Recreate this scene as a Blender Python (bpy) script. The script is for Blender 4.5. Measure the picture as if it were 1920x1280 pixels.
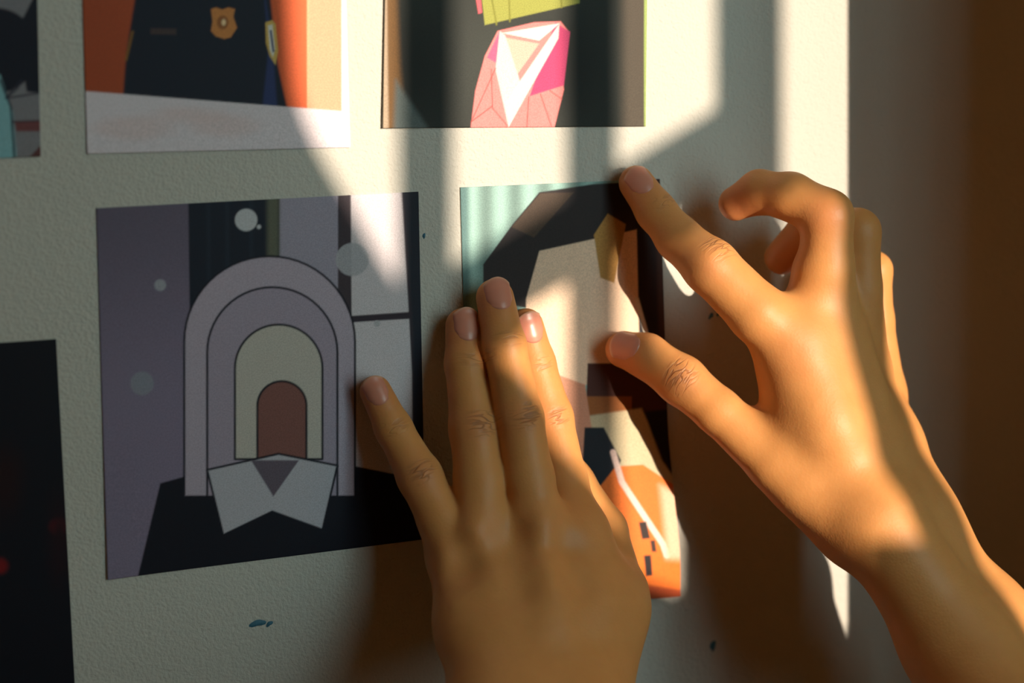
import bpy, math, random
import numpy as np
from mathutils import Vector, Matrix

random.seed(4)
rng = np.random.default_rng(7)
scene = bpy.context.scene
for o in list(bpy.data.objects):
    bpy.data.objects.remove(o, do_unlink=True)
C = scene.collection

# ------------------------------------------------------------------ camera
DIST = 0.55            # camera to wall, metres
EYE = 1.45             # eye height
FPX = 2667.0           # 50 mm lens on a 1920 px wide frame
YAW, PIT, ROL = math.radians(24.07), math.radians(10.50), math.radians(0.33)
CAM = np.array([0.0, -DIST, EYE])
Fv = np.array([math.sin(YAW)*math.cos(PIT), math.cos(YAW)*math.cos(PIT), -math.sin(PIT)])
Rv = np.cross(Fv, [0, 0, 1.0]); Rv /= np.linalg.norm(Rv)
Uv = np.cross(Rv, Fv)
Rv2 = Rv*math.cos(ROL) + Uv*math.sin(ROL)
Uv2 = np.cross(Rv2, Fv)
Rv, Uv = Rv2, Uv2

def W(u, v, d=0.0):
    """point of the room d millimetres in front of the picture wall, on the sight line of photo point (u, v)"""
    ray = Fv + Rv*(u-960)/FPX - Uv*(v-640)/FPX
    t = (DIST - d*0.001)/ray[1]
    return CAM + ray*t

def project(P):
    q = P - CAM
    z = q @ Fv
    return 960 + FPX*(q @ Rv)/z, 640 - FPX*(q @ Uv)/z

cd = bpy.data.cameras.new('camera')
cd.sensor_width = 36.0; cd.lens = 36.0*FPX/1920.0
cd.clip_start = 0.01; cd.clip_end = 50
cam = bpy.data.objects.new('camera', cd); C.objects.link(cam)
M = Matrix((( Rv[0], Uv[0], -Fv[0], CAM[0]), (Rv[1], Uv[1], -Fv[1], CAM[1]), (Rv[2], Uv[2], -Fv[2], CAM[2]), (0, 0, 0, 1)))
cam.matrix_world = M
cd.dof.use_dof = True
cd.dof.focus_distance = float((W(900, 760, 18)-CAM) @ Fv)
cd.dof.aperture_fstop = 4.5
scene.camera = cam

# ------------------------------------------------------------------ world, sun, exposure
world = bpy.data.worlds.new('sky'); scene.world = world; world.use_nodes = True
bg = world.node_tree.nodes['Background']
bg.inputs['Color'].default_value = (0.68, 1.0, 1.0, 1)
bg.inputs['Strength'].default_value = 4.9
SUN_AZ, SUN_ALT = math.radians(12.0), math.radians(9.0)     # to the right of the wall's normal, above level
SUN = np.array([math.sin(SUN_AZ)*math.cos(SUN_ALT), -math.cos(SUN_AZ)*math.cos(SUN_ALT), math.sin(SUN_ALT)])
sl = bpy.data.lights.new('sun', 'SUN'); sl.energy = 5.6; sl.angle = math.radians(0.53); sl.color = (1.0, 0.82, 0.64)
sun = bpy.data.objects.new('sun', sl); C.objects.link(sun)
sun.rotation_euler = Vector(SUN).to_track_quat('Z', 'Y').to_euler()
sun.location = (0.5, -3.0, 2.2)
scene.view_settings.view_transform = 'Standard'
scene.view_settings.look = 'None'
scene.view_settings.gamma = 1.0
scene.view_settings.exposure = 0.3
scene.view_settings.use_curve_mapping = False

# ------------------------------------------------------------------ helpers
def lin(c):
    c = np.asarray(c, float)/255.0
    return np.where(c <= 0.04045, c/12.92, ((c+0.055)/1.055)**2.4)
def rgba(r, g, b):
    l = lin((r, g, b)); return (float(l[0]), float(l[1]), float(l[2]), 1.0)

def mat(name):
    m = bpy.data.materials.new(name); m.use_nodes = True
    nt = m.node_tree
    return m, nt, nt.nodes['Principled BSDF']
def node(nt, kind, **kw):
    n = nt.nodes.new(kind)
    for k, v in kw.items(): setattr(n, k, v)
    return n
def bump_noise(nt, bsdf, scale, strength, dist, detail=3.0, rough=0.55):
    tc = node(nt, 'ShaderNodeTexCoord')
    nz = node(nt, 'ShaderNodeTexNoise'); nz.inputs['Scale'].default_value = scale
    nz.inputs['Detail'].default_value = detail; nz.inputs['Roughness'].default_value = rough
    nt.links.new(tc.outputs['Object'], nz.inputs['Vector'])
    b = node(nt, 'ShaderNodeBump'); b.inputs['Strength'].default_value = strength; b.inputs['Distance'].default_value = dist
    nt.links.new(nz.outputs['Fac'], b.inputs['Height'])
    nt.links.new(b.outputs['Normal'], bsdf.inputs['Normal'])
    return tc, nz, b
def plain_mat(name, col, rough=0.7, scale=40, var=0.15, bstr=0.1, bdist=0.002):
    m, nt, p = mat(name)
    tc, nz, b = bump_noise(nt, p, scale, bstr, bdist)
    mx = node(nt, 'ShaderNodeMix', data_type='RGBA'); mx.inputs[6].default_value = tuple(c*(1-var) for c in col[:3])+(1,)
    mx.inputs[7].default_value = tuple(min(1, c*(1+var)) for c in col[:3])+(1,)
    nt.links.new(nz.outputs['Fac'], mx.inputs[0]); nt.links.new(mx.outputs[2], p.inputs['Base Color'])
    p.inputs['Roughness'].default_value = rough
    return m

def mesh_obj(name, verts, faces, material, parent=None, smooth=False):
    me = bpy.data.meshes.new(name)
    me.from_pydata([tuple(map(float, v)) for v in verts], [], [tuple(map(int, f)) for f in faces])
    me.materials.append(material)
    if smooth: me.polygons.foreach_set('use_smooth', [True]*len(me.polygons))
    me.update()
    o = bpy.data.objects.new(name, me); C.objects.link(o)
    if parent is not None: o.parent = parent
    return o
def np_mesh(name, V, Q, material, smooth=True):
    me = bpy.data.meshes.new(name)
    nv, nf = len(V), len(Q)
    me.vertices.add(nv); me.vertices.foreach_set('co', V.astype(np.float32).ravel())
    me.loops.add(nf*4); me.loops.foreach_set('vertex_index', Q.astype(np.int32).ravel())
    me.polygons.add(nf)
    me.polygons.foreach_set('loop_start', np.arange(nf, dtype=np.int32)*4)
    me.polygons.foreach_set('use_smooth', np.full(nf, smooth, dtype=bool))
    me.update(calc_edges=True); me.validate()
    me.materials.append(material)
    return me
def add_attr(me, name, vals):
    vals = np.asarray(vals, np.float32)
    if vals.ndim == 1:
        a = me.attributes.new(name, 'FLOAT', 'POINT'); a.data.foreach_set('value', vals)
    else:
        a = me.attributes.new(name, 'FLOAT_COLOR', 'POINT')
        if vals.shape[1] == 3: vals = np.concatenate([vals, np.ones((len(vals), 1), np.float32)], 1)
        a.data.foreach_set('color', vals.ravel())
def tag(o, label=None, cat=None, group=None, kind=None):
    if label: o['label'] = label
    if cat: o['category'] = cat
    if group: o['group'] = group
    if kind: o['kind'] = kind
    return o
BOXF = [(0,1,3,2),(4,6,7,5),(0,4,5,1),(2,3,7,6),(0,2,6,4),(1,5,7,3)]
def box(name, lo, hi, material, parent=None):
    v = [(x, y, z) for x in (lo[0], hi[0]) for y in (lo[1], hi[1]) for z in (lo[2], hi[2])]
    return mesh_obj(name, v, BOXF, material, parent)

# ------------------------------------------------------------------ materials of the setting
def wall_material():
    m, nt, p = mat('painted_plaster')
    tc = node(nt, 'ShaderNodeTexCoord')
    n1 = node(nt, 'ShaderNodeTexNoise'); n1.inputs['Scale'].default_value = 800; n1.inputs['Detail'].default_value = 3
    n2 = node(nt, 'ShaderNodeTexNoise'); n2.inputs['Scale'].default_value = 330; n2.inputs['Detail'].default_value = 2
    n3 = node(nt, 'ShaderNodeTexNoise'); n3.inputs['Scale'].default_value = 9; n3.inputs['Detail'].default_value = 3
    for n in (n1, n2, n3): nt.links.new(tc.outputs['Object'], n.inputs['Vector'])
    ad = node(nt, 'ShaderNodeMath', operation='MULTIPLY_ADD'); ad.inputs[1].default_value = 0.9
    nt.links.new(n2.outputs['Fac'], ad.inputs[0]); nt.links.new(n1.outputs['Fac'], ad.inputs[2])
    b = node(nt, 'ShaderNodeBump'); b.inputs['Strength'].default_value = 0.8; b.inputs['Distance'].default_value = 0.0008
    nt.links.new(ad.outputs[0], b.inputs['Height']); nt.links.new(b.outputs['Normal'], p.inputs['Normal'])
    mx = node(nt, 'ShaderNodeMix', data_type='RGBA')
    mx.inputs[6].default_value = (0.50, 0.485, 0.435, 1); mx.inputs[7].default_value = (0.55, 0.535, 0.485, 1)
    nt.links.new(n3.outputs['Fac'], mx.inputs[0]); nt.links.new(mx.outputs[2], p.inputs['Base Color'])
    p.inputs['Roughness'].default_value = 0.75
    return m
M_WALL = wall_material()
M_BROWN = plain_mat('brown_painted_plaster', (0.78, 0.40, 0.15), 0.7, 30, 0.1)
M_FLOOR = plain_mat('floor_boards', (0.16, 0.09, 0.05), 0.5, 12, 0.25)
M_CEIL = plain_mat('ceiling_paint', (0.30, 0.19, 0.11), 0.9, 60, 0.04)
M_BACK = plain_mat('room_plaster', (0.36, 0.20, 0.09), 0.85, 60, 0.06)
M_METAL = plain_mat('dark_window_metal', (0.06, 0.055, 0.05), 0.5, 90, 0.2)
M_SUN_BLOCK = plain_mat('sun_block_cloth', (0.22, 0.15, 0.10), 0.95, 300, 0.2)
M_TACK = plain_mat('blue_putty', (0.03, 0.13, 0.20), 0.6, 900, 0.3)

# ------------------------------------------------------------------ the room
XC = 1.15                                        # wall on the right
L = 1.30                                         # window plane to picture wall
def S(u, v):
    """point of the window plane whose shadow falls on photo point (u, v) of the picture wall"""
    p = W(u, v, 0); return p + SUN*(L/(-SUN[1]))
XL = -0.70                                       # wall on the left
YB = -L-0.12
tag(mesh_obj('wall_back', [(XL, 0, -0.0), (XC, 0, 0), (XC, 0, 2.6), (XL, 0, 2.6)], [(0, 1, 2, 3)], M_WALL), 'cream painted wall with stippled plaster that the prints hang on', 'wall', kind='structure')
tag(box('wall_right', (XC, YB, 0), (XC+0.12, 0.0, 2.6), M_BROWN), 'brown wall meeting the cream wall at the corner', 'wall', kind='structure')
tag(mesh_obj('floor', [(XL, YB, 0), (XC, YB, 0), (XC, 0, 0), (XL, 0, 0)], [(0, 1, 2, 3)], M_FLOOR), 'dark wooden floor of the room', 'floor', kind='structure')
tag(mesh_obj('ceiling', [(XL, YB, 2.6), (XC, YB, 2.6), (XC, 0, 2.6), (XL, 0, 2.6)], [(3, 2, 1, 0)], M_CEIL), 'brown ceiling of the room', 'ceiling', kind='structure')
# window wall with its opening
xr = 1.0; xl = S(300, 400)[0]; zt = 2.3; zb = 0.95
yw = -L
wf = []
def wallpiece(x0, x1, z0, z1):
    return [(x0, yw-0.10, z0), (x1, yw-0.10, z0), (x1, yw-0.10, z1), (x0, yw-0.10, z1)], (x0, x1, z0, z1)
def multi_box(name, boxes, material):
    v, f = [], []
    for lo, hi in boxes:
        n = len(v)
        v += [(x, y, z) for x in (lo[0], hi[0]) for y in (lo[1], hi[1]) for z in (lo[2], hi[2])]
        f += [tuple(i+n for i in q) for q in BOXF]
    return mesh_obj(name, v, f, material)
xL = XL
tag(multi_box('wall_front', [((xr, yw-0.12, 0), (XC, yw, 2.6)), ((xL, yw-0.12, 0), (xl, yw, 2.6)),
                             ((xl, yw-0.12, 0), (xr, yw, zb)), ((xl, yw-0.12, zt), (xr, yw, 2.6))], M_BACK),
    'wall with the barred window facing the prints', 'wall', kind='structure')
tag(box('wall_left', (XL-0.12, YB, 0), (XL, 0.0, 2.6), M_BACK), 'brown wall at the left end of the room', 'wall', kind='structure')
def portal(name, loc, direction, w, h):
    pl = bpy.data.lights.new(name, 'AREA'); pl.shape = 'RECTANGLE'; pl.size = w; pl.size_y = h; pl.cycles.is_portal = True
    po = bpy.data.objects.new(name, pl); C.objects.link(po); po.location = loc
    po.rotation_euler = Vector(direction).to_track_quat('-Z', 'Z').to_euler()
portal('barred_window_daylight', ((xl+xr)/2, yw-0.05, (zt+zb)/2), (0, 1, 0), xr-xl, zt-zb)
win = bpy.data.objects.new('window_1', None); C.objects.link(win)
win.location = ((xl+xr)/2, yw, zb)
tag(win, 'barred window with dark metal grille opposite the prints', 'window', kind='structure')
def part(o, root):
    o.parent = root; o.matrix_parent_inverse = Matrix.Translation(-Vector(root.location)); return o
def extrude_poly(name, pts, material, y0, y1):
    n = len(pts)
    v = [(p[0], y0, p[2]) for p in pts] + [(p[0], y1, p[2]) for p in pts]
    f = [tuple(range(n)), tuple(range(2*n-1, n-1, -1))] + [(i, i+n, (i+1) % n+n, (i+1) % n) for i in range(n)]
    return mesh_obj(name, v, f, material)
for a, b_ in ((750, 850), (1065, 1158), (1345, 1468)):
    def at_z(u, z):
        p, q = S(u, 0), S(u, 1000); return p[0] + (q[0]-p[0])*(z-p[2])/(q[2]-p[2])
    part(extrude_poly('bar', [(at_z(a, zb), 0, zb), (at_z(b_, zb), 0, zb), (at_z(b_, zt), 0, zt), (at_z(a, zt), 0, zt)], M_METAL, yw, yw-0.006), win)
part(box('wrist_shade_plate', (S(1306, 300)[0], yw-0.016, zb), (S(1468, 300)[0], yw-0.008, S(1400, 945)[2]), M_METAL), win)  # added plate, put here to shade the raised wrist and forearm
# added unseen panel: cuts off sun and sky at the right, bounces brown light
YD = -0.27
def DE(v):
    p = W(1590, v); return p + SUN*(YD/SUN[1])
pA, pB = DE(-100), DE(1300)
lean = (pA[0]-pB[0])/(pA[2]-pB[2])                # panel edge leans to set the line of its shadow
XD = float(DE(640)[0]) + 0.03*math.tan(SUN_AZ); zD = float(DE(640)[2])
edge_x = lambda z: XD + lean*(z-zD)
dr = bpy.data.objects.new('added_side_block_1', None); C.objects.link(dr); dr.location = (XD+0.3, YD, 0.03)
tag(dr, 'added brown panel out of view, blocking sun and sky at the right', 'added_side_block', kind='structure')
part(extrude_poly('panel', [(edge_x(0.03), 0, 0.03), (XD+0.55, 0, 0.03), (XD+0.55, 0, 2.1), (edge_x(2.1), 0, 2.1)], M_BROWN, YD, YD-0.03), dr)
for zz in (0.25, 1.15):
    part(box('inset', (XD+0.07, YD, zz), (XD+0.48, YD+0.005, zz+0.75), M_BROWN), dr)
part(box('handle', (XD+0.05, YD, 1.02), (XD+0.07, YD+0.02, 1.14), M_METAL), dr)
# slanting brace of the grille
br = [S(640, 618), S(1410, 160), S(1470, 160), S(1470, 287), S(640, 785)]
part(extrude_poly('brace', br, M_METAL, yw-0.003, yw-0.009), win)

# added unseen cloth, its edge shaped to block the sun along a curve
edge = [(512, -420), (512, -150), (516, 0), (530, 210), (570, 300), (620, 385), (720, 560), (850, 720), (923, 832), (1034, 1005), (1110, 1080), (1290, 1150), (1480, 1195), (1640, 1210)]
ep = np.array([S(*e) for e in edge])
tt = np.linspace(0, len(edge)-1, 60)
ex = np.interp(tt, range(len(edge)), ep[:, 0]); ez = np.interp(tt, range(len(edge)), ep[:, 2])
for _ in range(2):
    ex[1:-1] = (ex[:-2]+2*ex[1:-1]+ex[2:])/4; ez[1:-1] = (ez[:-2]+2*ez[1:-1]+ez[2:])/4
ezt = np.concatenate([[zt], ez]); ext = np.concatenate([[ex[0]], ex])
zend = float(ez[-1])
cv, cf = [], []
nu = 70
xe_ = float(ext[-1])
rows = list(zip(ext, ezt)) + [(xe_+0.05, zend-0.03), (xe_+0.08, zb-0.05)]
for (xe, z) in rows:
    for j in range(nu+1):
        s = j/nu
        x = (xl-0.08) + (xe-(xl-0.08))*s
        cv.append((x, yw+0.028+0.014*math.sin(s*62+z*3)*(1-s**8)*1.0, z))
for i in range(len(rows)-1):
    for j in range(nu):
        a = i*(nu+1)+j
        cf.append((a, a+1, a+nu+2, a+nu+1))
cur = mesh_obj('added_sun_block', cv, cf, M_SUN_BLOCK, smooth=True)
sm = cur.modifiers.new('thickness', 'SOLIDIFY'); sm.thickness = 0.002
tag(cur, 'heavy brown curtain drawn across the barred window', 'added_sun_block')

# ------------------------------------------------------------------ prints
def sstep(e0, e1, x):
    t = np.clip((x-e0)/(e1-e0), 0, 1); return t*t*(3-2*t)
class Paint:
    """flat colours laid over one another on a sheet, in sheet units"""
    def __init__(s, X, Y, base):
        s.X, s.Y = X, Y; s.c = np.tile(lin(base), (len(X), 1)); s.aa = 1.6
    def mix(s, m, col):
        col = lin(col) if np.ndim(col) == 1 and not isinstance(col, np.ndarray) else col
        s.c = s.c*(1-m[:, None]) + col*m[:, None]
    def poly(s, pts, col, soft=None, alpha=1.0):
        a = soft or s.aa
        P = np.array(pts, float); n = len(P)
        inside = np.zeros(len(s.X), bool); dist = np.full(len(s.X), 1e9)
        for i in range(n):
            x0, y0 = P[i]; x1, y1 = P[(i+1) % n]
            if y0 != y1:
                c = ((y0 > s.Y) != (y1 > s.Y)) & (s.X < (x1-x0)*(s.Y-y0)/(y1-y0)+x0)
                inside ^= c
            dx, dy = x1-x0, y1-y0
            t = np.clip(((s.X-x0)*dx+(s.Y-y0)*dy)/(dx*dx+dy*dy+1e-9), 0, 1)
            dist = np.minimum(dist, np.hypot(s.X-x0-t*dx, s.Y-y0-t*dy))
        sd = np.where(inside, -dist, dist)
        s.mix((1-sstep(-a, a, sd))*alpha, col)
        return sd
    def ell(s, cx, cy, rx, ry, col, soft=None, alpha=1.0):
        a = soft or s.aa
        sd = (np.hypot((s.X-cx)/rx, (s.Y-cy)/ry)-1)*min(rx, ry)
        s.mix((1-sstep(-a, a, sd))*alpha, col); return sd
    def line(s, pts, w, col, soft=None, alpha=1.0):
        a = soft or s.aa
        dist = np.full(len(s.X), 1e9)
        for (x0, y0), (x1, y1) in zip(pts[:-1], pts[1:]):
            dx, dy = x1-x0, y1-y0
            t = np.clip(((s.X-x0)*dx+(s.Y-y0)*dy)/(dx*dx+dy*dy+1e-9), 0, 1)
            dist = np.minimum(dist, np.hypot(s.X-x0-t*dx, s.Y-y0-t*dy))
        s.mix((1-sstep(w/2-a, w/2+a, dist))*alpha, col)
    def outline(s, sd, w, col):
        s.mix(1-sstep(w/2-s.aa, w/2+s.aa, np.abs(sd)), col)

def paper_material(name, rough):
    m, nt, p = mat(name)
    at = node(nt, 'ShaderNodeAttribute', attribute_name='ink')
    tc, nz, b = bump_noise(nt, p, 1500, 0.12, 0.0003)
    gr = node(nt, 'ShaderNodeTexNoise'); gr.inputs['Scale'].default_value = 1900; gr.inputs['Detail'].default_value = 1
    nt.links.new(tc.outputs['Object'], gr.inputs['Vector'])
    mr = node(nt, 'ShaderNodeMapRange'); mr.inputs[1].default_value = 0.3; mr.inputs[2].default_value = 0.7
    mr.inputs[3].default_value = 0.86; mr.inputs[4].default_value = 1.10
    nt.links.new(gr.outputs['Fac'], mr.inputs[0])
    mx = node(nt, 'ShaderNodeMix', data_type='RGBA', blend_type='MULTIPLY'); mx.inputs[0].default_value = 1
    nt.links.new(at.outputs['Color'], mx.inputs[6]); nt.links.new(mr.outputs[0], mx.inputs[7])
    nt.links.new(mx.outputs[2], p.inputs['Base Color'])
    p.inputs['Roughness'].default_value = rough
    p.inputs['Specular IOR Level'].default_value = 0.25
    return m
M_PAPER = paper_material('printed_paper', 0.62)

def sheet(name, corners, paint, lift, label, res=0.42, depth=None):
    """a sheet of paper: corners TL, TR, BR, BL on the wall, lift(s, t) millimetres off the wall"""
    TL, TR, BR, BL = [W(*c) for c in corners]
    w = np.linalg.norm(TR-TL); h = np.linalg.norm(BL-TL)
    nx, ny = int(w*1000/res), int(h*1000/res)
    s, t = np.meshgrid(np.linspace(0, 1, nx), np.linspace(0, 1, ny))
    s = s.ravel()[:, None]; t = t.ravel()[:, None]
    P = TL*(1-s)*(1-t) + TR*s*(1-t) + BR*s*t + BL*(1-s)*t
    u, v = project(P)
    ink = paint(u, v)
    P[:, 1] = -0.001*(lift(s[:, 0], t[:, 0]))
    idx = np.arange(nx*ny).reshape(ny, nx)
    Q = np.stack([idx[1:, :-1], idx[1:, 1:], idx[:-1, 1:], idx[:-1, :-1]], -1).reshape(-1, 4)
    # back face and rim give the paper its thickness
    B = P.copy(); B[:, 1] += 0.00022
    V = np.concatenate([P, B]); n = nx*ny
    rim = np.concatenate([idx[0, :-1], idx[:-1, -1], idx[-1, :0:-1], idx[:0:-1, 0]])
    rim2 = np.roll(rim, -1)
    Q = np.concatenate([Q, (Q+n)[:, ::-1], np.stack([rim, rim2, rim2+n, rim+n], -1)])
    me = np_mesh(name, V, Q, M_PAPER)
    white = np.tile(lin((225, 224, 220)), (n, 1))
    add_attr(me, 'ink', np.concatenate([ink, white]))
    o = bpy.data.objects.new(name, me); C.objects.link(o)
    return tag(o, label, 'print', 'prints on the wall')

def flat(s, t): return 0.45 + 0.5*t**6

def paint_lilac(u, v):
    p = Paint(u, v, (134, 123, 148))
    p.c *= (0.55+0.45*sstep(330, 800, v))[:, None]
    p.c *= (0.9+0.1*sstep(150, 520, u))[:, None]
    p.poly([(523, 340), (640, 340), (640, 1100), (523, 1100)], (158, 152, 170))
    p.poly([(352, 340), (523, 340), (523, 1100), (362, 1100)], (22, 28, 44))
    p.poly([(500, 340), (523, 340), (523, 1100), (505, 1100)], (96, 98, 84), soft=7)
    for x in (390, 425, 470): p.line([(x, 340), (x+4, 1000)], 7, (30, 40, 56), soft=4)
    p.poly([(633, 340), (800, 340), (800, 1100), (633, 1100)], (62, 52, 60))
    p.poly([(657, 340), (752, 340), (772, 700), (775, 1100), (662, 1100)], (205, 198, 205))
    p.poly([(752, 340), (800, 340), (800, 1100), (778, 1100), (772, 620)], (26, 30, 44), soft=6)
    p.poly([(655, 592), (770, 584), (770, 597), (655, 604)], (50, 40, 52))
    for cx, cy, r, c, a in ((461, 412, 21, (190, 192, 198), 1), (485, 425, 4, (190, 192, 198), 1), (300, 534, 11, (165, 168, 178), .8),
                            (266, 718, 22, (140, 150, 160), .6), (660, 486, 31, (170, 170, 178), .9), (706, 606, 6, (175, 175, 182), 1)):
        p.ell(cx, cy, r, r, c, alpha=a)
    # plain stand-in: nested arches on a dark band
    LI = (12, 14, 30)
    def arch(cx, cy, r, bot, col, w=4):
        n = 28
        pts = [(cx-r, bot)] + [(cx-r*math.cos(math.pi*i/n), cy-r*math.sin(math.pi*i/n)) for i in range(n+1)] + [(cx+r, bot)]
        sd = p.poly(pts, col); p.outline(sd, w, LI)
    p.poly([(250, 1110), (300, 905), (420, 872), (640, 868), (800, 900), (800, 1110)], (14, 15, 30))
    arch(505, 640, 160, 930, (176, 164, 180))
    arch(510, 660, 122, 930, (162, 150, 168))
    arch(522, 690, 82, 860, (190, 184, 176))
    arch(528, 760, 46, 862, (128, 84, 78))
    sd = p.poly([(388, 880), (522, 850), (632, 872), (604, 992), (510, 958), (418, 1002)], (182, 180, 190)); p.outline(sd, 4, LI)
    p.poly([(470, 862), (560, 862), (512, 930)], (98, 88, 102))
    return p.c

def paint_orange(u, v):
    p = Paint(u, v, (205, 92, 50))
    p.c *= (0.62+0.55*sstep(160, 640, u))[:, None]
    p.poly([(576, -200), (645, -200), (645, 300), (578, 300)], (196, 160, 128), soft=3)
    p.line([(577, -100), (577, 230)], 4, (240, 170, 130))
    p.poly([(262, -60), (236, 100), (230, 185), (540, 215), (520, 120), (500, -60)], (22, 28, 44), soft=3)
    p.poly([(490, -60), (512, 100), (520, 215), (490, 215), (503, 90)], (40, 54, 100), soft=4)
    p.line([(248, 60), (236, 112)], 5, (150, 105, 40), alpha=.7)
    p.poly([(395, 17), (405, 14), (416, 18), (428, 14), (440, 17), (437, 32), (444, 52), (432, 70), (420, 73), (404, 68), (395, 58), (398, 40)], (200, 130, 70))
    p.ell(417, 42, 11, 13, (150, 92, 48)); p.ell(419, 42, 4, 6, (235, 205, 160))
    p.poly([(282, 53), (330, 54), (330, 65), (282, 64)], (70, 56, 56))
    p.poly([(497, 42), (510, 38), (516, 45), (521, 95), (516, 122), (505, 105), (498, 80)], (205, 170, 90))
    p.poly([(502, 48), (510, 46), (515, 92), (511, 108), (505, 92)], (225, 222, 215))
    p.line([(507, 58), (512, 96)], 4, (60, 70, 110))
    p.poly([(150, 170), (640, 208), (640, 310), (150, 310)], (218, 208, 216))
    for cx, cy, rx, ry in ((250, 240, 70, 22), (350, 215, 60, 14), (420, 235, 60, 20)):
        p.ell(cx, cy, rx, ry, (214, 178, 172), soft=10, alpha=.35)
    p.poly([(640, -200), (670, -200), (670, 320), (640, 320)], (226, 226, 234))
    return p.c

def paint_pink(u, v):
    p = Paint(u, v, (40, 44, 40))
    p.c *= (0.9 + 0.5*np.sin(u*0.021+1)*np.sin(v*.013))[:, None]
    p.poly([(700, -200), (735, -200), (748, 120), (760, 260), (700, 260)], (110, 78, 40), soft=8)
    p.poly([(740, 150), (800, 240), (790, 260), (735, 260)], (90, 100, 100), soft=8)
    p.poly([(1165, -100), (1230, -100), (1230, 300), (1165, 300)], (74, 66, 56), soft=14)
    p.poly([(896, -60), (1086, -60), (1086, 6), (908, 47)], (150, 152, 70))
    p.line([(918, -20), (930, 46)], 3, (120, 120, 40)); p.line([(953, -20), (955, 40)], 3, (120, 120, 40)); p.line([(1050, -20), (1052, 14)], 3, (120, 120, 40))
    p.poly([(890, -10), (900, -10), (903, 24), (896, 26)], (214, 90, 100))
    # plain stand-in: pink tapered block with a pale chevron
    p.poly([(932, 58), (1000, 42), (1050, 40), (1066, 60), (1054, 150), (1056, 168), (1036, 246), (880, 246), (890, 170), (908, 105)], (236, 130, 128))
    p.poly([(1040, 42), (1068, 60), (1056, 160), (992, 180)], (190, 62, 108))
    p.poly([(912, 108), (936, 58), (930, 118)], (200, 90, 128))
    p.poly([(942, 62), (1048, 44), (1010, 76)], (246, 226, 218))
    p.poly([(945, 70), (1010, 82), (965, 145)], (238, 176, 160))
    p.poly([(936, 58), (946, 66), (982, 178), (952, 238), (928, 130)], (242, 196, 198))
    p.poly([(1048, 44), (1046, 72), (952, 238), (946, 190), (975, 150)], (244, 208, 206))
    for q in ([(882, 228), (928, 128)], [(882, 228), (920, 200), (950, 236)], [(920, 130), (922, 200)], [(990, 182), (986, 240)], [(1012, 176), (1032, 236)], [(1030, 170), (1052, 186)]):
        p.line(q, 1.6, (150, 70, 66))
    p.poly([(1207, -100), (1215, -100), (1215, 300), (1206, 300)], (150, 170, 96))
    p.poly([(700, -100), (722, -100), (726, 260), (700, 260)], (170, 150, 128), soft=3)
    return p.c

def paint_orange_block(u, v):
    p = Paint(u, v, (150, 186, 180))
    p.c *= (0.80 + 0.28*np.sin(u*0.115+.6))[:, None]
    p.poly([(855, 320), (878, 320), (886, 1200), (850, 1200)], (96, 130, 130), soft=8)
    # plain stand-in: blocks and bands
    p.poly([(905, 495), (960, 420), (1010, 360), (1110, 345), (1290, 335), (1290, 640), (905, 560)], (42, 36, 38))
    p.poly([(958, 425), (1012, 362), (1075, 360), (1000, 445)], (74, 60, 50))
    p.poly([(1185, 330), (1290, 330), (1300, 700), (1200, 700)], (30, 22, 28), soft=4)
    p.poly([(1226, 330), (1290, 330), (1300, 900), (1240, 900)], (66, 42, 36), soft=5)
    p.poly([(985, 560), (1010, 470), (1192, 430), (1196, 620), (1150, 700), (1060, 735), (985, 720)], (232, 204, 178))
    p.poly([(1112, 440), (1138, 400), (1172, 420), (1150, 530), (1124, 520)], (176, 134, 70))
    p.line([(1192, 560), (1210, 625)], 8, (226, 220, 205))
    p.poly([(1100, 680), (1300, 680), (1300, 900), (1090, 900)], (72, 40, 34))
    p.poly([(1092, 742), (1182, 742), (1182, 774), (1092, 778)], (150, 92, 46))
    p.poly([(1090, 780), (1200, 764), (1300, 960), (1300, 990), (1090, 880)], (196, 184, 152), soft=3)
    p.poly([(1205, 770), (1300, 760), (1300, 960), (1235, 860)], (18, 16, 26), soft=3)
    p.poly([(1040, 700), (1095, 720), (1110, 820), (1090, 880), (1040, 860)], (206, 148, 122))
    p.poly([(1094, 800), (1130, 800), (1160, 860), (1130, 960), (1085, 940)], (26, 32, 42))
    p.poly([(1150, 872), (1200, 868), (1300, 935), (1310, 1180), (860, 1180), (1080, 960)], (236, 118, 44))
    p.line([(1146, 846), (1160, 900), (1196, 960), (1226, 1010), (1232, 1030)], 11, (236, 206, 196))
    p.poly([(1228, 905), (1300, 930), (1300, 1040), (1232, 1036)], (238, 190, 160), soft=10)
    p.poly([(1186, 972), (1199, 970), (1204, 1000), (1190, 1002)], (50, 36, 34)); p.poly([(1204, 1004), (1212, 1003), (1214, 1024), (1206, 1024)], (60, 42, 38))
    p.poly([(1192, 1032), (1204, 1030), (1207, 1068), (1196, 1070)], (40, 34, 38))
    p.poly([(1190, 1085), (1290, 1098), (1290, 1130), (1190, 1130)], (176, 74, 36), soft=4)
    return p.c

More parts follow.
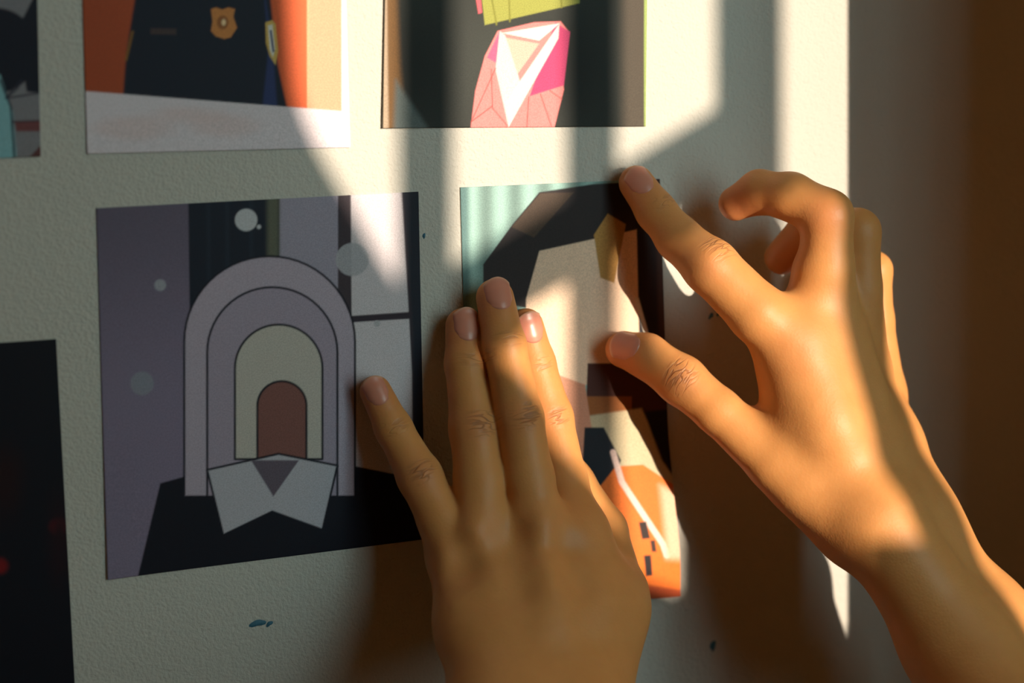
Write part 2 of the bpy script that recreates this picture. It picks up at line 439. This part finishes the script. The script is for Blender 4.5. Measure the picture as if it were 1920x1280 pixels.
def paint_dark(u, v):
    p = Paint(u, v, (9, 11, 24))
    p.ell(110, 986, 16, 14, (110, 14, 22), soft=7); p.ell(0, 1060, 14, 14, (120, 18, 22), soft=7); p.ell(112, 1010, 20, 70, (30, 8, 20), soft=20)
    p.ell(10, 900, 30, 60, (30, 8, 14), soft=25)
    return p.c
def paint_teal(u, v):
    p = Paint(u, v, (126, 124, 130))
    p.ell(-8, 95, 78, 80, (18, 20, 36)); p.poly([(30, 60), (90, -60), (90, 175), (50, 172)], (18, 20, 36))
    p.poly([(-60, 130), (0, 140), (24, 210), (32, 310), (-60, 310)], (130, 178, 186)); p.line([(0, 150), (20, 200), (27, 300)], 4, (30, 40, 56))
    p.line([(10, 184), (40, 150), (32, 166), (12, 184), (75, 174)], 3, (40, 40, 56))
    p.poly([(26, 228), (90, 226), (90, 246), (30, 246)], (112, 64, 66)); p.line([(24, 228), (80, 226)], 3, (60, 40, 50))
    p.poly([(55, 294), (76, 272), (80, 300)], (90, 50, 50))
    return p.c

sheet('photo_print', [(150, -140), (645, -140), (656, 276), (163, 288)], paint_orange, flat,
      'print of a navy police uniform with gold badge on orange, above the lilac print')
sheet('photo_print', [(722, -140), (1214, -140), (1209, 237), (715, 240)], paint_pink, lambda s, t: 0.5+1.2*(1-s)**8+0.4*t**4,
      'dark print with a pink shape and lime strip, touching the top of the photo')
sheet('photo_print', [(-150, -140), (67, -140), (76, 293), (-150, 303)], paint_teal, flat,
      'black, grey and teal print cut off by the left edge, upper one')
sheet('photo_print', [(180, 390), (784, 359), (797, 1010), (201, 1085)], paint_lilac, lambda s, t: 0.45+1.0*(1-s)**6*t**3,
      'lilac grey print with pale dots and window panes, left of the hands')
sheet('photo_print', [(-120, 650), (105, 635), (142, 1320), (-120, 1370)], paint_dark, flat,
      'almost black print with red specks at the lower left')
def curl(s, t):
    return 0.6 + 9.0*sstep(0.35, 1.0, s)*sstep(0.55, 1.0, t)*(1-0.25*sstep(0.85, 1, t)) + 1.5*s*t
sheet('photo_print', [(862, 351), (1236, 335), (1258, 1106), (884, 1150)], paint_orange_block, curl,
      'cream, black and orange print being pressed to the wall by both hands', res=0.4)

# ------------------------------------------------------------------ marks of blue putty left on the wall
def putty(u, v, w, h, label):
    c = W(u, v); n = 14
    vs = []; fs = []
    ph = random.random()*6
    for ring, (k, up) in enumerate(((1.0, 0.00002), (0.6, 0.0005))):
        for i in range(n):
            a = 2*math.pi*i/n
            r = k*(1+0.22*math.sin(2*a+ph)+0.15*math.sin(3*a+ph*2))
            vs.append((c[0]+w*0.0005*r*math.cos(a)+0.25*h*0.0005*r*math.sin(a), -up, c[2]+h*0.0005*r*math.sin(a)))
    for i in range(n):
        fs.append((i, (i+1) % n, n+(i+1) % n, n+i))
    fs.append(tuple(range(n, 2*n)))
    o = mesh_obj('putty_mark', vs, fs, M_TACK, smooth=True)
    return tag(o, label, 'putty mark', 'blue putty marks on the wall')
putty(483, 1168, 6.0, 3.4, 'larger blue putty mark on the wall below the lilac print')
putty(505, 1169, 2.4, 2.6, 'smaller blue putty mark beside the larger one below the lilac print')
putty(795, 442, 1.2, 2.6, 'tiny blue putty mark right of the lilac print')
putty(1333, 592, 2.0, 3.4, 'blue putty mark between index finger and thumb, left of a pair')
putty(1347, 588, 1.8, 2.4, 'blue putty mark between index finger and thumb, right of a pair')
putty(1337, 1210, 3.0, 6.0, 'dark blue putty mark low on the wall under the raised hand')

# ------------------------------------------------------------------ hands
def skin_material():
    m, nt, p = mat('skin')
    at = node(nt, 'ShaderNodeAttribute', attribute_name='tone')
    fw = node(nt, 'ShaderNodeAttribute', attribute_name='fold'); fc = node(nt, 'ShaderNodeAttribute', attribute_name='fold_co')
    mp = node(nt, 'ShaderNodeVectorMath', operation='MULTIPLY'); mp.inputs[1].default_value = (0.46, 0.11, 1.0)
    nt.links.new(fc.outputs['Vector'], mp.inputs[0])
    fn = node(nt, 'ShaderNodeTexNoise'); fn.inputs['Scale'].default_value = 1.0; fn.inputs['Detail'].default_value = 1.0; fn.inputs['Distortion'].default_value = 0.6
    nt.links.new(mp.outputs[0], fn.inputs['Vector'])
    f1 = node(nt, 'ShaderNodeMath', operation='SUBTRACT'); f1.inputs[1].default_value = 0.5
    f2 = node(nt, 'ShaderNodeMath', operation='ABSOLUTE')
    f3 = node(nt, 'ShaderNodeMapRange', interpolation_type='SMOOTHSTEP'); f3.inputs[1].default_value = 0.0; f3.inputs[2].default_value = 0.11
    f3.inputs[3].default_value = 1.0; f3.inputs[4].default_value = 0.0
    cr = node(nt, 'ShaderNodeMath', operation='MULTIPLY')
    nt.links.new(fn.outputs['Fac'], f1.inputs[0]); nt.links.new(f1.outputs[0], f2.inputs[0]); nt.links.new(f2.outputs[0], f3.inputs[0])
    nt.links.new(f3.outputs[0], cr.inputs[0]); nt.links.new(fw.outputs['Fac'], cr.inputs[1])
    tc = node(nt, 'ShaderNodeTexCoord')
    nz = node(nt, 'ShaderNodeTexNoise'); nz.inputs['Scale'].default_value = 130; nz.inputs['Detail'].default_value = 4
    vo = node(nt, 'ShaderNodeTexVoronoi'); vo.inputs['Scale'].default_value = 900
    for n in (nz, vo): nt.links.new(tc.outputs['Object'], n.inputs['Vector'])
    base = node(nt, 'ShaderNodeMix', data_type='RGBA')
    base.inputs[6].default_value = (0.57, 0.245, 0.074, 1); base.inputs[7].default_value = (0.66, 0.30, 0.098, 1)
    nt.links.new(nz.outputs['Fac'], base.inputs[0])
    m2 = node(nt, 'ShaderNodeMix', data_type='RGBA'); m2.inputs[7].default_value = (0.55, 0.16, 0.075, 1)
    nt.links.new(at.outputs['Fac'], m2.inputs[0]); nt.links.new(base.outputs[2], m2.inputs[6])
    m3 = node(nt, 'ShaderNodeMix', data_type='RGBA'); m3.inputs[7].default_value = (0.24, 0.09, 0.04, 1)
    k = node(nt, 'ShaderNodeMath', operation='MULTIPLY'); k.inputs[1].default_value = 0.6
    nt.links.new(cr.outputs[0], k.inputs[0]); nt.links.new(k.outputs[0], m3.inputs[0]); nt.links.new(m2.outputs[2], m3.inputs[6])
    nt.links.new(m3.outputs[2], p.inputs['Base Color'])
    h1 = node(nt, 'ShaderNodeMath', operation='MULTIPLY_ADD'); h1.inputs[1].default_value = 0.35
    nt.links.new(vo.outputs['Distance'], h1.inputs[0]); nt.links.new(nz.outputs['Fac'], h1.inputs[2])
    b1 = node(nt, 'ShaderNodeBump'); b1.inputs['Strength'].default_value = 0.25; b1.inputs['Distance'].default_value = 0.0005
    nt.links.new(h1.outputs[0], b1.inputs['Height'])
    b2 = node(nt, 'ShaderNodeBump'); b2.invert = True; b2.inputs['Strength'].default_value = 0.6; b2.inputs['Distance'].default_value = 0.0006
    nt.links.new(cr.outputs[0], b2.inputs['Height']); nt.links.new(b1.outputs['Normal'], b2.inputs['Normal'])
    nt.links.new(b2.outputs['Normal'], p.inputs['Normal'])
    p.inputs['Roughness'].default_value = 0.5
    p.inputs['Specular IOR Level'].default_value = 0.35
    p.inputs['Subsurface Weight'].default_value = 0.22
    p.inputs['Subsurface Radius'].default_value = (1.0, 0.32, 0.14)
    p.inputs['Subsurface Scale'].default_value = 0.004
    return m
M_SKIN = skin_material()
def nail_material():
    m, nt, p = mat('fingernail')
    at = node(nt, 'ShaderNodeAttribute', attribute_name='tip')
    mx = node(nt, 'ShaderNodeMix', data_type='RGBA')
    mx.inputs[6].default_value = (0.60, 0.235, 0.16, 1); mx.inputs[7].default_value = (0.74, 0.50, 0.34, 1)
    nt.links.new(at.outputs['Fac'], mx.inputs[0]); nt.links.new(mx.outputs[2], p.inputs['Base Color'])
    bump_noise(nt, p, 500, 0.05, 0.0003)
    p.inputs['Roughness'].default_value = 0.34
    p.inputs['Subsurface Weight'].default_value = 0.1; p.inputs['Subsurface Scale'].default_value = 0.002
    return m
M_NAIL = nail_material()

MM = 0.001
def smin(a, b, k):
    h = np.maximum(k-np.abs(a-b), 0.0)/k
    return np.minimum(a, b) - h*h*k*0.25
def cone(P, a, b, ra, rb):
    ab = b-a; t = np.clip(((P-a) @ ab)/(ab @ ab), 0, 1)
    q = P - a - t[..., None]*ab
    return np.sqrt((q*q).sum(-1)) - (ra+(rb-ra)*t)
def chain_sdf(P, ch, k=3*MM):
    d = None
    for (a, ra), (b, rb) in zip(ch[:-1], ch[1:]):
        e = cone(P, a, b, ra, rb)
        d = e if d is None else smin(d, e, k)
    return d
def J(u, v, d, r):
    return (W(u, v, d).astype(np.float32), r*MM)

class HandShape:
    def __init__(s, palm, fingers, dents, palm_k=13*MM, finger_k=6*MM):
        s.palm, s.fingers, s.dents, s.pk, s.fk = palm, fingers, dents, palm_k, finger_k
    def eval_palm(s, P):
        d = None
        for ch in s.palm:
            e = chain_sdf(P, ch, s.pk)
            d = e if d is None else smin(d, e, s.pk)
        return d
    def mesh(s, h, lo, hi):
        n = np.ceil((hi-lo)/h).astype(int)+1
        ax = [(lo[i]+h*np.arange(n[i])).astype(np.float32) for i in range(3)]
        G = np.full(n, 0.05, np.float32)
        def sub(chs, mg):
            pts = np.array([p for ch in chs for p, r in ch]); rr = max(r for ch in chs for p, r in ch)
            a = np.clip(((pts.min(0)-rr-mg-lo)/h).astype(int), 0, n-1); b = np.clip(((pts.max(0)+rr+mg-lo)/h).astype(int)+2, 1, n)
            sl = tuple(slice(a[i], b[i]) for i in range(3))
            X, Y, Z = np.meshgrid(*[ax[i][sl[i]] for i in range(3)], indexing='ij')
            return sl, np.stack([X, Y, Z], -1)
        # palm and forearm, chain by chain with local boxes
        for ch in s.palm:
            for seg in zip(ch[:-1], ch[1:]):
                sl, P = sub([seg], 17*MM)
                e = cone(P, seg[0][0], seg[1][0], seg[0][1], seg[1][1])
                G[sl] = smin(G[sl], e, s.pk)
        palm = G.copy()
        for f in s.fingers:
            sl, P = sub([f['ch']], 10*MM)
            e = chain_sdf(P, f['ch'])
            G[sl] = smin(G[sl], smin(palm[sl], e, f.get('k', s.fk)), 1.0*MM)
        for c, r, amt in s.dents:          # shallow hollows (positive) and swellings (negative)
            sl, P = sub([[(c, r)]], r)
            q = ((P-c)**2).sum(-1)/(r*r)
            G[sl] += amt*MM*np.exp(-q*1.6)
        # keep everything in front of the wall and the paper
        Yg = ax[1][None, :, None]
        G = np.maximum(G, Yg + 0.0011)
        return surface_nets(G, lo, h)

def surface_nets(G, lo, h):
    S_ = G < 0
    n = np.array(G.shape)
    c = np.zeros(n-1, np.uint8)
    for dx in (0, 1):
        for dy in (0, 1):
            for dz in (0, 1):
                c += S_[dx:n[0]-1+dx, dy:n[1]-1+dy, dz:n[2]-1+dz]
    act = (c > 0) & (c < 8)
    ids = np.full(act.shape, -1, np.int64); cells = np.argwhere(act); ids[act] = np.arange(len(cells))
    acc = np.zeros((len(cells), 3)); cnt = np.zeros(len(cells))
    corner = lambda o: G[cells[:, 0]+o[0], cells[:, 1]+o[1], cells[:, 2]+o[2]]
    for axis in range(3):
        o1, o2 = [(1, 2), (0, 2), (0, 1)][axis]
        for i in (0, 1):
            for j in (0, 1):
                a = [0, 0, 0]; a[o1] = i; a[o2] = j; b = list(a); b[axis] = 1
                ga, gb = corner(a), corner(b)
                m = (ga < 0) != (gb < 0)
                t = ga[m]/(ga[m]-gb[m])
                p = np.tile(np.array(a, float), (m.sum(), 1)); p[:, axis] = t
                acc[m] += p; cnt[m] += 1
    V = lo + h*(cells + acc/cnt[:, None])
    Qs = []
    for axis in range(3):
        o1, o2 = [(1, 2), (2, 0), (0, 1)][axis]
        A = [slice(None)]*3; B = [slice(None)]*3
        A[axis] = slice(0, -1); B[axis] = slice(1, None)
        sa, sb = S_[tuple(A)], S_[tuple(B)]
        e = np.argwhere(sa != sb)
        ok = (e[:, o1] > 0) & (e[:, o2] > 0) & (e[:, o1] < n[o1]-1) & (e[:, o2] < n[o2]-1)
        e = e[ok]
        inside_first = sa[e[:, 0], e[:, 1], e[:, 2]]
        def cell(d1, d2):
            q = e.copy(); q[:, o1] -= d1; q[:, o2] -= d2
            return ids[q[:, 0], q[:, 1], q[:, 2]]
        q = np.stack([cell(1, 1), cell(0, 1), cell(0, 0), cell(1, 0)], -1)
        q[~inside_first] = q[~inside_first][:, ::-1]
        Qs.append(q)
    Q = np.concatenate(Qs)
    # relax a little
    for w_ in (0.5, -0.52)*4 + (0.4,):
        S2 = np.zeros_like(V); c2 = np.zeros(len(V))
        for i in range(4):
            np.add.at(S2, Q[:, i], V[Q[:, (i+1) % 4]]); np.add.at(c2, Q[:, i], 1)
        V = V*(1-w_) + w_*S2/np.maximum(c2, 1)[:, None]
    return V, Q
def soften(V, Q, wt, n):
    cnt = np.bincount(Q.ravel(), minlength=len(V)).astype(float)
    for _ in range(n):
        S2 = np.zeros_like(V)
        for i in range(4):
            nb = V[Q[:, (i+1) % 4]]
            for a in range(3): S2[:, a] += np.bincount(Q[:, i], weights=nb[:, a], minlength=len(V))
        V = V + (0.6*wt)[:, None]*(S2/np.maximum(cnt, 1)[:, None]-V)
    return V

def build_hand(shape, label, h, nails, wrinkles, tones, soft=0):
    pts = np.array([p for ch in shape.palm+[f['ch'] for f in shape.fingers] for p, r in ch])
    rad = np.array([r for ch in shape.palm+[f['ch'] for f in shape.fingers] for p, r in ch])
    lo = (pts-rad[:, None]).min(0)-4*MM; hi = (pts+rad[:, None]).max(0)+4*MM
    lo = lo.astype(np.float64); hi = hi.astype(np.float64)
    V, Q = shape.mesh(h, lo, hi)
    if soft: V = soften(V, Q, sstep(0.050, 0.066, -V[:, 1]), soft)
    fold = np.zeros(len(V)); fco = np.zeros((len(V), 3)); tone = np.zeros(len(V))
    for k_, wv in enumerate(wrinkles):
        c, a, b, nrm = wv['c'], wv['a'], wv['b'], wv['n']     # centre, along, across, outward
        q = V-c; s_ = q @ a; t_ = q @ b; o_ = q @ nrm
        near = wv['amp']*sstep(-2*MM, 3*MM, o_)*np.exp(-(t_/(wv['w']*MM))**4 - (s_/(wv['l']*MM))**4)
        far = np.sqrt((q*q).sum(1)) > 22*MM
        near[far] = 0
        m_ = near > fold
        fold[m_] = near[m_]
        fco[m_] = np.stack([s_[m_]*1000, t_[m_]*1000, np.full(m_.sum(), 7.3*k_)], -1)
    for c, r, amt in tones:
        tone = np.maximum(tone, amt*np.exp(-((V-c)**2).sum(1)/(r*MM)**2))
    me = np_mesh('hand', V, Q, M_SKIN)
    add_attr(me, 'fold', fold); add_attr(me, 'tone', tone)
    fa = me.attributes.new('fold_co', 'FLOAT_VECTOR', 'POINT'); fa.data.foreach_set('vector', fco.astype(np.float32).ravel())
    o = bpy.data.objects.new('hand', me); C.objects.link(o)
    tag(o, label, 'hand', 'hands pressing the print to the wall')
    for nl in nails: make_nail(o, shape, nl)
    return o

def unit(v): return v/np.linalg.norm(v)
def frame_of(tip, base, toward):
    a = unit((tip-base).astype(float))
    n = toward - a*(toward @ a); n = unit(n)
    return a, np.cross(a, n), n

def make_nail(root, shape, nl):
    ch = shape.fingers[nl['f']]['ch']
    (tp, tr), (bp, brd) = ch[-1], ch[-2]
    a, b, n = frame_of(tp, bp, nl['n'])
    wid, ln, back = nl['w']*MM, nl['l']*MM, nl['back']*MM
    nu, nv = 13, 15
    vs = np.zeros((nv, nu, 3)); tipw = np.zeros((nv, nu))
    for j in range(nv):
        v = j/(nv-1)
        # width narrows at the root and rounds at the free end
        ww = wid*(0.80+0.20*sstep(0, 0.35, v))
        for i in range(nu):
            u = -1+2*i/(nu-1)
            endcut = 1.0 - 0.16*u*u*sstep(0.5, 1, v) 
            root_c = 0.16*u*u*(1-sstep(0, .5, v))
            along = -back + ln*(v*endcut + root_c*0.9)
            p = tp + a*along + b*(ww*u)
            # drop on to the finger from above
            q = p + n*0.03
            for _ in range(40):
                d = chain_sdf(q[None].astype(np.float64), ch)[0]
                q = q - n*max(d, 0)*0.9
                if d < 2e-5: break
            hgt = (q-p) @ n
            flat_h = tr*(0.97 - 0.42*u*u*(ww/tr)**2) + (0.10*MM)
            # plate keeps its own curve past the fingertip
            hh = max(hgt, flat_h - 0.5*MM) if along > 0 else hgt
            lift_ = 0.58*MM*(1-0.9*u**6)*(0.15+0.85*sstep(0, 0.22, v)) - 0.10*MM
            vs[j, i] = p + n*(hh + lift_)
            tipw[j, i] = 0.7*sstep(0.92, 0.98, v+0.03*u*u)
    top = vs.reshape(-1, 3); under = top - n*0.45*MM
    V = np.concatenate([top, under]); N = nu*nv
    idx = np.arange(N).reshape(nv, nu)
    Q = np.stack([idx[:-1, :-1], idx[:-1, 1:], idx[1:, 1:], idx[1:, :-1]], -1).reshape(-1, 4)
    # orient outward
    e = np.cross(V[Q[0, 1]]-V[Q[0, 0]], V[Q[0, 3]]-V[Q[0, 0]])
    if e @ n < 0: Q = Q[:, ::-1]
    rim = np.concatenate([idx[0, :-1], idx[:-1, -1], idx[-1, :0:-1], idx[:0:-1, 0]]); rim2 = np.roll(rim, -1)
    Q = np.concatenate([Q, (Q+N)[:, ::-1], np.stack([rim, rim+N, rim2+N, rim2], -1)])
    me = np_mesh('fingernail', V, Q, M_NAIL)
    add_attr(me, 'tip', np.concatenate([tipw.ravel(), tipw.ravel()]))
    o = bpy.data.objects.new('fingernail', me); C.objects.link(o); o.parent = root
    return o

def wrinkle(j, nxt, toward, w, l, amp):
    a, b, n = frame_of(nxt[0].astype(float), j[0].astype(float), toward)
    return dict(c=j[0].astype(float)+n*j[1]*0.6, a=a, b=b, n=n, w=w, l=l, amp=amp)
tocam = lambda p: unit(CAM-p)

# ---- hand lying flat on the print, fingers up
L_pinky = [J(852, 1046, 40, 10.5), J(828, 975, 35, 9.4), J(787, 893, 26, 9.0), J(738, 803, 14, 7.4), J(704, 733, 7.6, 6.5)]
L_ring = [J(902, 1005, 45, 11.0), J(899, 900, 36, 10.2), J(888, 803, 28, 9.8), J(873, 682, 16, 8.4), J(869, 611, 9.5, 7.6)]
L_mid = [J(1008, 990, 49, 11.5), J(991, 895, 43, 10.2), J(974, 783, 36, 9.6), J(946, 647, 25, 8.6), J(928, 558, 15, 7.9)]
L_index = [J(1080, 1000, 46, 11.5), J(1056, 900, 30, 10.0), J(1032, 782, 18, 9.4), J(1003, 680, 11, 8.4), J(986, 611, 8.8, 7.6)]
L_thumb = [J(1120, 1250, 74, 13.0), J(1158, 1105, 50, 11.5), J(1130, 995, 27, 10.5), J(1075, 905, 14, 9.0), J(1050, 860, 10, 8.0)]
L_palm = [
    [J(852, 1046, 40, 10.5), J(886, 1180, 62, 12.5), J(925, 1330, 90, 15.0)],
    [J(902, 1005, 45, 11.0), J(940, 1160, 64, 13.0), J(975, 1330, 92, 16.0)],
    [J(1008, 990, 49, 11.5), J(1020, 1150, 68, 13.5), J(1030, 1330, 94, 17.0)],
    [J(1080, 1000, 46, 11.5), J(1100, 1140, 66, 13.5), J(1090, 1330, 92, 16.0)],
    [J(1080, 1010, 44, 10.5), J(1146, 1140, 60, 12.5), J(1110, 1290, 80, 14.0)],
    [J(925, 1330, 90, 15.0), J(935, 1520, 130, 19.0), J(900, 2000, 220, 25.0)],
    [J(1090, 1330, 92, 16.0), J(1080, 1520, 130, 20.0), J(1050, 2000, 220, 26.0)],
]
L_f = [dict(ch=L_pinky), dict(ch=L_ring), dict(ch=L_mid), dict(ch=L_index), dict(ch=L_thumb, k=9*MM)]
def out(j, k=1.0):
    p = j[0].astype(float); return p + tocam(p)*j[1]*k
def D(u, v, d, r, amt): return (W(u, v, d), r*MM, amt)
L_dents = [D(872, 1052, 58, 11, 5.0), D(946, 1012, 62, 12, 4.6), D(1048, 1025, 63, 9, 1.8),
           D(893, 998, 57, 8, -1.8), D(1016, 985, 62, 9, -2.4), D(832, 1036, 52, 8, -2.0), D(1085, 995, 60, 9, -1.6),
           D(1024, 1060, 72, 8, -1.4), D(1030, 1110, 78, 8, -1.2), D(975, 1110, 74, 12, 2.0), D(905, 1130, 70, 12, 1.6), D(1040, 1170, 84, 9, -1.0), D(1090, 1100, 76, 10, 1.2)]
L_shape = HandShape(L_palm, L_f, L_dents)
up = np.array([0, -1.0, 0.0])
def face(ch, x=0.0, z=0.0):
    return tocam(ch[-1][0].astype(float)) + np.array([x, 0, z])
L_nails = [dict(f=0, w=4.7, l=12.5, back=6.6, n=face(L_pinky, .06)), dict(f=1, w=5.4, l=14.6, back=8.4, n=face(L_ring, .24)),
           dict(f=2, w=5.6, l=14.4, back=8.0, n=face(L_mid, .28, .05)), dict(f=3, w=5.4, l=13.5, back=7.0, n=face(L_index, .34))]
L_wr = []
for ch, sc in ((L_pinky, .85), (L_ring, 1), (L_mid, 1), (L_index, .7)):
    L_wr.append(wrinkle(ch[2], ch[3], up, 6.2*sc, 5.0*sc, 1.0)); L_wr.append(wrinkle(ch[3], ch[4], up, 6.0*sc, 3.0, .55))
L_tone = [(out(ch[2]), 8, .30) for ch in (L_pinky, L_ring, L_mid, L_index)] + [(out(ch[4]), 9, .55) for ch in (L_pinky, L_ring, L_mid, L_index)] + \
         [(out(ch[0]), 11, .12) for ch in (L_pinky, L_ring, L_mid, L_index)]
build_hand(L_shape, 'hand pressed flat on the print with spread little finger, its back in shade', 0.85*MM, L_nails, L_wr, L_tone, soft=4)

# ---- raised hand: index finger and thumb hold the print, other fingers curled
R_index = [J(1492, 655, 60, 13.2), J(1422, 588, 56, 12.2), J(1332, 499, 43, 11.4), J(1272, 447, 27, 9.4), J(1230, 396, 17, 8.4), J(1193, 343, 9.0, 7.6)]
R_thumb = [J(1600, 985, 82, 15.0), J(1455, 868, 62, 12.0), J(1347, 771, 44, 9.8), J(1278, 713, 31, 10.6), J(1212, 667, 18, 9.5), J(1170, 655, 10.0, 8.2)]
R_mid = [J(1558, 640, 58, 13.0), J(1549, 500, 60, 11.5), J(1551, 404, 60, 10.8), J(1482, 368, 46, 9.8), J(1424, 360, 33, 9.2), J(1380, 381, 24, 7.6)]
R_ring = [J(1616, 690, 50, 12.0), J(1608, 540, 54, 10.2), J(1608, 434, 54, 9.6), J(1520, 425, 32, 8.8), J(1466, 482, 18, 7.8)]
R_pinky = [J(1652, 740, 36, 11.0), J(1637, 600, 34, 9.0), J(1636, 507, 33, 8.4), J(1580, 490, 24, 7.6), J(1540, 530, 17, 6.8)]
R_palm = [
    [J(1492, 655, 60, 13.2), J(1545, 790, 72, 14.5), J(1632, 960, 85, 16.0)],
    [J(1492, 655, 60, 13.0), J(1558, 640, 58, 13.0)],
    [J(1520, 720, 64, 13.5), J(1575, 720, 62, 13.5)],
    [J(1508, 610, 58, 10.5), J(1532, 520, 58, 10.0)],
    [J(1558, 640, 58, 13.0), J(1598, 790, 68, 14.0), J(1662, 960, 82, 15.0)],
    [J(1616, 690, 47, 12.0), J(1640, 810, 60, 13.0), J(1688, 950, 80, 14.0)],
    [J(1648, 740, 38, 11.0), J(1668, 840, 55, 12.5), J(1705, 945, 76, 13.5)],
    [J(1600, 985, 82, 15.0), J(1510, 905, 69, 13.0)],
    [J(1480, 690, 53, 10.0), J(1488, 800, 60, 10.0), J(1510, 880, 64, 11.0)],
    [J(1650, 985, 94, 18.0), J(1800, 1215, 122, 21.0), J(2000, 1500, 180, 27.0)],
    [J(1705, 945, 76, 15.0), J(1730, 1000, 86, 15.5), J(1848, 1165, 106, 18.0), J(2060, 1440, 150, 26.0)],
]
R_f = [dict(ch=R_index, k=8*MM), dict(ch=R_thumb, k=8*MM), dict(ch=R_mid, k=7*MM), dict(ch=R_ring, k=6*MM), dict(ch=R_pinky, k=6*MM)]
R_dents = [D(1790, 975, 78, 10, -2.4), D(1520, 720, 76, 12, 0.6)]
R_shape = HandShape(R_palm, R_f, R_dents)
nI = face(R_index, .28, .10)
nT = face(R_thumb, 0.0, .30)
R_nails = [dict(f=0, w=5.4, l=13.0, back=8.0, n=nI), dict(f=1, w=6.2, l=14.0, back=9.5, n=nT)]
R_wr = [wrinkle(R_index[2], R_index[3], np.array([.3, -1, .3]), 7, 6, .8), wrinkle(R_index[4], R_index[5], np.array([.3, -1, .3]), 6, 3, .5),
        wrinkle(R_thumb[3], R_thumb[4], np.array([-.1, -1, .0]), 7, 6, 1.0)]
R_tone = [(out(R_index[2]), 9, .25), (out(R_index[5]), 10, .5), (out(R_thumb[5]), 12, .5), (out(R_thumb[3]), 9, .3), (out(R_mid[2]), 10, .35), (out(R_mid[5]), 12, .5), (out(R_ring[4]), 12, .45), (out(R_index[0]), 14, .2)]
build_hand(R_shape, 'raised hand pinching the print edge with index finger and thumb, sunlit back', 0.9*MM, R_nails, R_wr, R_tone, soft=26)
